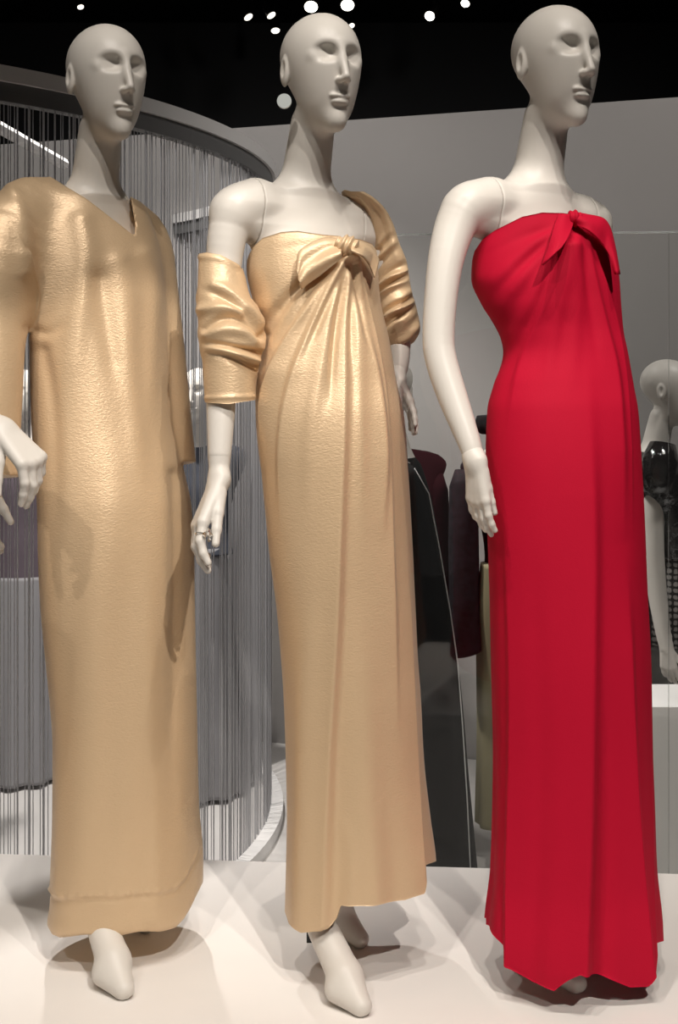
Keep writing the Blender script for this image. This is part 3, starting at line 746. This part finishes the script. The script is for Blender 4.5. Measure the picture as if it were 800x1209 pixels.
Vk, Qk = surf(lambda p: ell(p, kc3, (.016, .018, .015)) - .0015 * np.sin((p - kc3)[:, 0] * 600), kc3 - .035, kc3 + .035, .0018)
part('knot', Vk, Qk, M['red'], gown3, B3)
patch([(659, 253), (653, 271), (648, 290), (640, 313)], [(678, 254), (674, 271), (669, 283), (663, 292)], Vg3, (.012, .042), M['red'], gown3, B3, 'bow_tail', .7, .003, .008)
patch([(678, 251), (694, 254), (711, 258), (719, 268), (726, 295), (731, 324)], [(680, 266), (692, 271), (704, 281), (713, 292), (720, 304), (726, 324)], Vg3, (.014, .055), M['red'], gown3, B3, 'bow_tail', .9, .004, .014)
build_hand(ar3, P(561, 546, 2.175), A(.06, -.02, -1), A(-.82, -.57, 0), 1, M['skin'], B3, back=P(558, 536, 2.182), rback=.0185, curl=(.12, .22, .18), sc=.80, spread=.04, thumb=(.97, .10, -.15))

# ------------------------------------------------------------------ 0: neighbour mostly out of frame, its hand reaches in
B0 = A(-1.02, 2.28, 0)
m0 = thing('mannequin', 'mannequin at the left picture edge, only its relaxed white hand in view', 'mannequin', B0)
obj('body', body2.data, None, m0); obj('gown', gown2.data, None, m0)
a0 = build_arm(m0, [(-218, 255, 2.37, .043), (-205, 340, 2.32, .034), (-150, 440, 2.24, .030), (-70, 470, 2.19, .027), (-8, 500, 2.15, .020)], M['skin'], B0)
build_hand(a0, P(4, 508, 2.14), P(42, 548, 2.11) - P(4, 508, 2.14), A(.55, -.45, .70), -1, M['skin'], B0, back=P(-9, 500, 2.15), rback=.0205, curl=(.75, .40, .15), sc=1.0, spread=.05, thumb=(.7, .5, -.6))

# ================================================================== BACKGROUND EXHIBITS (standing on the lower gallery floor)
def ring_loft(levels, n=64, jag=None):
    """levels: (z, x, y, half width, half depth)"""
    L = np.array(levels, float); z = np.linspace(L[0, 0], L[-1, 0], 60) if L[0, 0] < L[-1, 0] else np.linspace(L[-1, 0], L[0, 0], 60)
    o = np.argsort(L[:, 0]); L = L[o]
    fs = [pchip(L[:, 0], L[:, i]) for i in range(1, 5)]
    q = np.linspace(0, 2*math.pi, n, endpoint=False); V = []
    for zz in z:
        x, y, a, b = [float(f(zz)) for f in fs]
        k = 1 + (jag[0] * np.sin(jag[1] * q) * (z[-1] - zz) / (z[-1] - z[0]) if jag else 0)
        V.append(np.stack([x + a*k*np.cos(q), y + b*k*np.sin(q), np.full(n, zz)], 1))
    m = len(z); V = np.concatenate(V); i = np.arange(m-1)[:, None]; j = np.arange(n)[None]
    Q = np.stack([i*n+j, i*n+(j+1) % n, (i+1)*n+(j+1) % n, (i+1)*n+j], -1).reshape(-1, 4)
    Fc = [tuple(r) for r in Q.tolist()] + [tuple(range(n))[::-1], tuple((m-1)*n + k for k in range(n))]
    return V, Fc
def sleeve(pts, n=20):
    mb = MB(); mb.tube([p for p, _ in pts], [r for _, r in pts], n); return mb.V, mb.F
def bg(label, loc, rz, group=None):
    t = thing('mannequin', label, 'mannequin', loc, group)
    b = obj('body', body2.data, None, t); b.rotation_euler = (0, 0, rz)
    return t
JK = ((1.0, .02, .150, .105), (1.12, .04, .135, .100), (1.29, .08, .160, .115), (1.38, .105, .195, .100), (1.44, .115, .216, .084), (1.482, .117, .175, .066), (1.502, .117, .06, .05))
def jacket(t, c, m, hem, name='jacket', flare=.16, top=JK):
    lv = [(hem, .01, flare, .125)] + [q for q in top if q[0] > hem + .03]
    V, Fc = ring_loft([(z + FLOOR, c[0], c[1] + yo, a, b) for z, yo, a, b in lv]); return part(name, V, Fc, m, t, c)
c = A((430 - CX)/F*4.0, 4.0, FLOOR); t = bg('background mannequin in a long black caped gown with white piping, between gold and red gowns', c, R(-130))
V, Fc = ring_loft([(z + FLOOR, c[0] + dx, 4.0, a, b) for z, dx, a, b in ((.03, .075, .305, .24), (.45, .09, .25, .22), (.83, .11, .193, .20), (1.15, .11, .145, .21), (1.36, .112, .105, .225), (1.44, .115, .080, .21), (1.485, .117, .06, .15), (1.50, .117, .045, .05))])
g = part('gown', V, Fc, M['black_cloth'], t, c, label='long black caped gown')
V = np.array([v.co for v in g.data.vertices]) + c; pts = []
for py, px in ((553, 489), (583, 506), (650, 519), (720, 531), (783, 540), (860, 546), (940, 551), (1045, 556)):
    D0 = depth_at(V, px, py); pts.append(P(px, py, D0 - .006))
mb = MB(); mb.tube(pts, .0022, 6); part('piping', mb.V, mb.F, M['piping'], t, c, label='thin white piping')
# maroon jacket behind it
c = A((462 - CX)/F*4.6, 4.6, FLOOR); t = bg('background mannequin in a maroon jacket behind the black caped gown', c, R(-40))
jacket(t, c, M['maroon'], .75)
V, Fc = sleeve([(P(512, 560, 4.70), .035), (P(515, 580, 4.68), .045), (P(519, 640, 4.64), .042), (P(521, 690, 4.62), .036), (P(522, 742, 4.60), .034)]); part('sleeve', V, Fc, M['maroon'], t, c)
V, Fc = ring_loft([(z + FLOOR, c[0], 4.6, a, b) for z, a, b in ((.05, .2, .17), (.5, .18, .15), (.9, .15, .12))]); part('skirt', V, Fc, M['black_cloth'], t, c)
# purple patterned jacket, olive skirt
c = A((618 - CX)/F*4.4, 4.4, FLOOR); t = bg('background mannequin in a dark purple patterned jacket and olive skirt behind the red gown', c, R(-40))
jacket(t, c, M['purple'], .85)
V, Fc = sleeve([(P(549, 556, 4.46), .038), (P(547, 575, 4.45), .052), (P(547, 640, 4.42), .055), (P(548, 700, 4.40), .055), (P(551, 768, 4.38), .058), (P(552, 772, 4.38), .05)]); part('sleeve', V, Fc, M['purple'], t, c)
V, Fc = ring_loft([(z + FLOOR, c[0], 4.4, a, b) for z, a, b in ((.17, .125, .12), (.5, .12, .12), (.9, .125, .11), (1.1, .11, .10))], jag=(.05, 9)); part('skirt', np.array(V) - A(.045, 0, 0), Fc, M['olive'], t, c)
V, Fc = ring_loft([(z + FLOOR, c[0], 4.46, a, b) for z, a, b in ((1.555, .06, .06), (1.562, .145, .13), (1.60, .165, .15), (1.628, .160, .145), (1.634, .06, .06))], 96, jag=(.03, 24)); part('ruff_collar', V, Fc, M['black_cloth'], t, c, label='wide black ruff collar')
# right-edge mannequin in patent jacket
c = A((808 - CX)/F*4.4, 4.4, FLOOR); t = bg('background mannequin at the right edge in a shiny black jacket and tweed top', c, R(35))
V, Fc = ring_loft([(z + FLOOR, c[0] + dx, 4.4, a, b) for z, dx, a, b in ((1.13, -.04, .125, .14), (1.3, -.085, .125, .18), (1.40, -.108, .105, .215), (1.45, -.113, .085, .20), (1.485, -.115, .065, .12), (1.50, -.115, .05, .05))]); part('jacket', V, Fc, M['shiny_black'], t, c)
V, Fc = sleeve([(P(782, 524, 4.25), .045), (P(779, 545, 4.24), .066), (P(776, 566, 4.24), .066), (P(774, 582, 4.24), .055)]); part('sleeve', V, Fc, M['shiny_black'], t, c)
V, Fc = ring_loft([(z + FLOOR, c[0] - .03, 4.4, a, b) for z, a, b in ((.82, .12, .14), (.95, .115, .14), (1.14, .115, .14))]); part('tweed_top', V, Fc, M['plaid'], t, c, label='black and white tweed top')
V, Fc = ring_loft([(z + FLOOR, c[0] - .01, 4.4, a, b) for z, a, b in ((.665, .13, .14), (.75, .13, .14), (.84, .122, .142))]); part('skirt', V, Fc, M['black_cloth'], t, c)
arm = build_arm(t, [(774, 570, 4.27, .040), (770, 630, 4.25, .036), (774, 690, 4.23, .034), (782, 745, 4.20, .026), (786, 765, 4.19, .022)], M['skin'], c)
build_hand(arm, P(786, 763, 4.19), A(.10, -.05, -1), A(-.6, -.8, 0), 1, M['skin'], c, back=P(785, 752, 4.195), rback=.023, curl=(.2, .3, .2), sc=.85)
pc = P(806, 900, 3.95); V, Fc = box((pc[0] - .16, 3.80, FLOOR), (pc[0] + .40, 4.10, .135))
o = obj('display_pedestal', mesh('display_pedestal', V, Fc, False), M['white']); tag(o, 'white box pedestal at the right edge below the shiny black jacket', 'pedestal')
md = o.modifiers.new('bevel', 'BEVEL'); md.width = .004
# two more beyond the chain curtain
c = A(-.62, 5.35, FLOOR); t = bg('background mannequin in a navy jacket and pale grey skirt behind the chain curtain', c, R(-40))
jacket(t, c, M['navy'], 1.02)
V, Fc = ring_loft([(z + FLOOR, c[0], 5.35, a, b) for z, a, b in ((.02, .24, .27), (.5, .18, .18), (.85, .15, .13), (1.05, .13, .11))], jag=(.06, 12)); part('skirt', V, Fc, M['greycloth'], t, c)
c = A((22 - CX)/F*5.55, 5.55, FLOOR); t = bg('background mannequin in a mauve jacket and pale skirt behind the chain curtain', c, R(-40))
jacket(t, c, M['mauve'], .86)
V, Fc = ring_loft([(z + FLOOR, c[0], 5.55, a, b) for z, a, b in ((.02, .24, .27), (.5, .18, .18), (.9, .14, .12))], jag=(.06, 12)); part('skirt', V, Fc, M['greycloth'], t, c)

# ================================================================== ROUND CHAIN CURTAIN
ZR = 2.03
pts = np.array([((px - CX)/F*((ZR - HC)*F/(HY - py)), (ZR - HC)*F/(HY - py)) for px, py in ((0, 79), (45, 81), (90, 90), (130, 101), (170, 116), (210, 130), (250, 147), (290, 163), (330, 182))])
Am = np.c_[2*pts, np.ones(len(pts))]; sol = np.linalg.lstsq(Am, (pts**2).sum(1), rcond=None)[0]
cc = sol[:2]; rr = math.sqrt(sol[2] + cc.dot(cc)); print('drum', cc, rr)
a_end = math.atan2(*(pts[-1] - cc)[::-1]); a_beg = math.atan2(*(pts[0] - cc)[::-1])
dr = thing('chain_curtain', 'round grey curtain of hanging chains on a curved overhead rail, behind the gold gowns', 'curtain', (cc[0], cc[1], FLOOR))
base = A(cc[0], cc[1], FLOOR)
angs = np.linspace(a_beg - .9, a_end + .9, 120)
def arc_band(r0, r1, z0, z1):
    V = []; Fc = []
    for a in angs:
        for r, z in ((r0, z0), (r1, z0), (r1, z1), (r0, z1)): V.append((cc[0] + r*math.cos(a), cc[1] + r*math.sin(a), z))
    for i in range(len(angs)-1):
        for k in range(4): Fc.append((i*4+k, i*4+(k+1) % 4, (i+1)*4+(k+1) % 4, (i+1)*4+k))
    Fc += [(3, 2, 1, 0), tuple((len(angs)-1)*4 + k for k in range(4))]
    return V, Fc
V, Fc = arc_band(rr - .06, rr, ZR - .045, ZR); part('rail', V, Fc, M['rail'], dr, base, smooth=False)
V, Fc = arc_band(rr - .05, rr - .012, ZR - .10, ZR - .045); part('track', V, Fc, M['metal_grey'], dr, base, smooth=False, label='dark curtain track')
V, Fc = arc_band(rr - .02, rr + .03, FLOOR, FLOOR + .05); part('floor_ring', V, Fc, M['white'], dr, base, smooth=False, label='white floor ring')
mb = MB(); q = A(cc[0], cc[1])
s0, s1 = P(-60, 92, 3.75), P(75, 190, 4.75); s0[2] = s1[2] = ZR - .03
mb.tube([s0, s1], .022, 8); part('strut', mb.V, mb.F, M['rail'], dr, base, smooth=False)
Vs = []; Qs = []; L = rr * (angs[-1] - angs[0]); n = int(L / .0125)
for k in range(n):
    a = angs[0] + (angs[-1] - angs[0]) * (k + random.uniform(-.35, .35)) / n; r = rr - .03 + random.uniform(-.012, .012)
    x, y = cc[0] + r*math.cos(a), cc[1] + r*math.sin(a); w_ = random.choice((.0012, .0015, .0015, .0026)); b0 = len(Vs)
    zs = (ZR - .09, .6, FLOOR + .03)
    for z in zs:
        for dx, dy in ((w_, 0), (0, w_), (-w_, 0), (0, -w_)): Vs.append((x + dx, y + dy, z))
    for i in range(2):
        for j in range(4): Qs.append((b0+i*4+j, b0+i*4+(j+1) % 4, b0+(i+1)*4+(j+1) % 4, b0+(i+1)*4+j))
o = part('chain_strands', np.array(Vs), np.array(Qs), M['chain'], dr, base, smooth=False, label='hanging steel bead chains'); o['kind'] = 'stuff'

# ================================================================== GLASS CASE behind the red gown
gc = thing('glass_case', 'tall clear glass display case behind the red gown', 'display case', (1.0, 3.9, FLOOR))
gb = A(1.0, 3.9, FLOOR)
p0, p1 = P(462, 277, 3.55), P(789, 260, 3.50); zt = p0[2]
ptsg = [(p0[0], p0[1]), (p1[0], p1[1]), (p1[0] + .02, p1[1] + 1.7), (p0[0] + .2, p0[1] + 1.75)]
p1b = (1.9, 3.32)
def pane(a, b, name='pane'):
    a = A(*a); b = A(*b); n_ = nrm(A(-(b - a)[1], (b - a)[0])) * .004
    q = [a - n_, b - n_, b + n_, a + n_]
    V = [(x, y, FLOOR) for x, y in q] + [(x, y, zt) for x, y in q]
    part(name, V, box((0,0,0),(1,1,1))[1], M['glass'], gc, gb, smooth=False)
    mb = MB(); mb.tube([A(*a, zt), A(*b, zt)], .003, 4); part('edge_strip', mb.V, mb.F, M['glass_edge'], gc, gb, smooth=False, label='pale polished glass edge')
pane(ptsg[0], ptsg[1]); pane(ptsg[1], p1b)

# ================================================================== CEILING SPOTLIGHTS
def track_light(px, py, D, r, label, m, tilt=(0, -.6, -.8)):
    c = P(px, py, D); t = thing('track_spotlight', label, 'spotlight', c, 'small spotlights on the dark ceiling')
    d = nrm(A(*tilt)); mb = MB(); mb.tube([c - d * r * 4.5, c - d * r * .8, c], [r * .8, r, r * 1.05], 20); part('housing', mb.V, mb.F, M['metal'], t, c, smooth=False)
    mb = MB(); mb.tube([c + d * .001, c + d * .006], [r * .9, r * .82], 20); part('lens', mb.V, mb.F, m, t, c, smooth=False, label='glowing lens')
    mb = MB(); mb.tube([c - d * r * 3, A(c[0] - d[0]*r*3, c[1] - d[1]*r*3, 4.0)], .012, 8); part('stem', mb.V, mb.F, M['metal'], t, c, smooth=False)
track_light(367, 8, 7.0, .042, 'bright ceiling spotlight just above the middle mannequin, left of two', M['lamp'])
track_light(410, 6, 7.0, .042, 'bright ceiling spotlight just above the middle mannequin, right of two', M['lamp'])
track_light(507, 19, 7.6, .034, 'bright ceiling spotlight between the middle and red-gowned mannequins', M['lamp'], (-.3, -.7, -.65))
track_light(549, 4, 7.6, .030, 'ceiling spotlight cut by the top edge, left of the red-gowned head', M['lamp'], (-.3, -.5, -.8))
track_light(293, 20, 8.0, .034, 'dim ceiling spotlight left of the middle head, leftmost of a cluster', M['lampdim'], (.5, -.25, -.82))
track_light(320, 18, 8.0, .034, 'dim ceiling spotlight left of the middle head, upper right of a cluster', M['lampdim'], (.5, -.22, -.82))
track_light(325, 36, 8.6, .034, 'dim ceiling spotlight left of the middle head, lowest of a cluster', M['lampdim'], (.1, -.35, -.92))
track_light(95, 8, 8.0, .024, 'faint ceiling spotlight above the leftmost head', M['lampdim'], (.3, -.3, -.9))
track_light(415, 30, 8.4, .022, 'small ceiling spotlight at the right edge of the middle head', M['lampdim'], (.2, -.5, -.8))
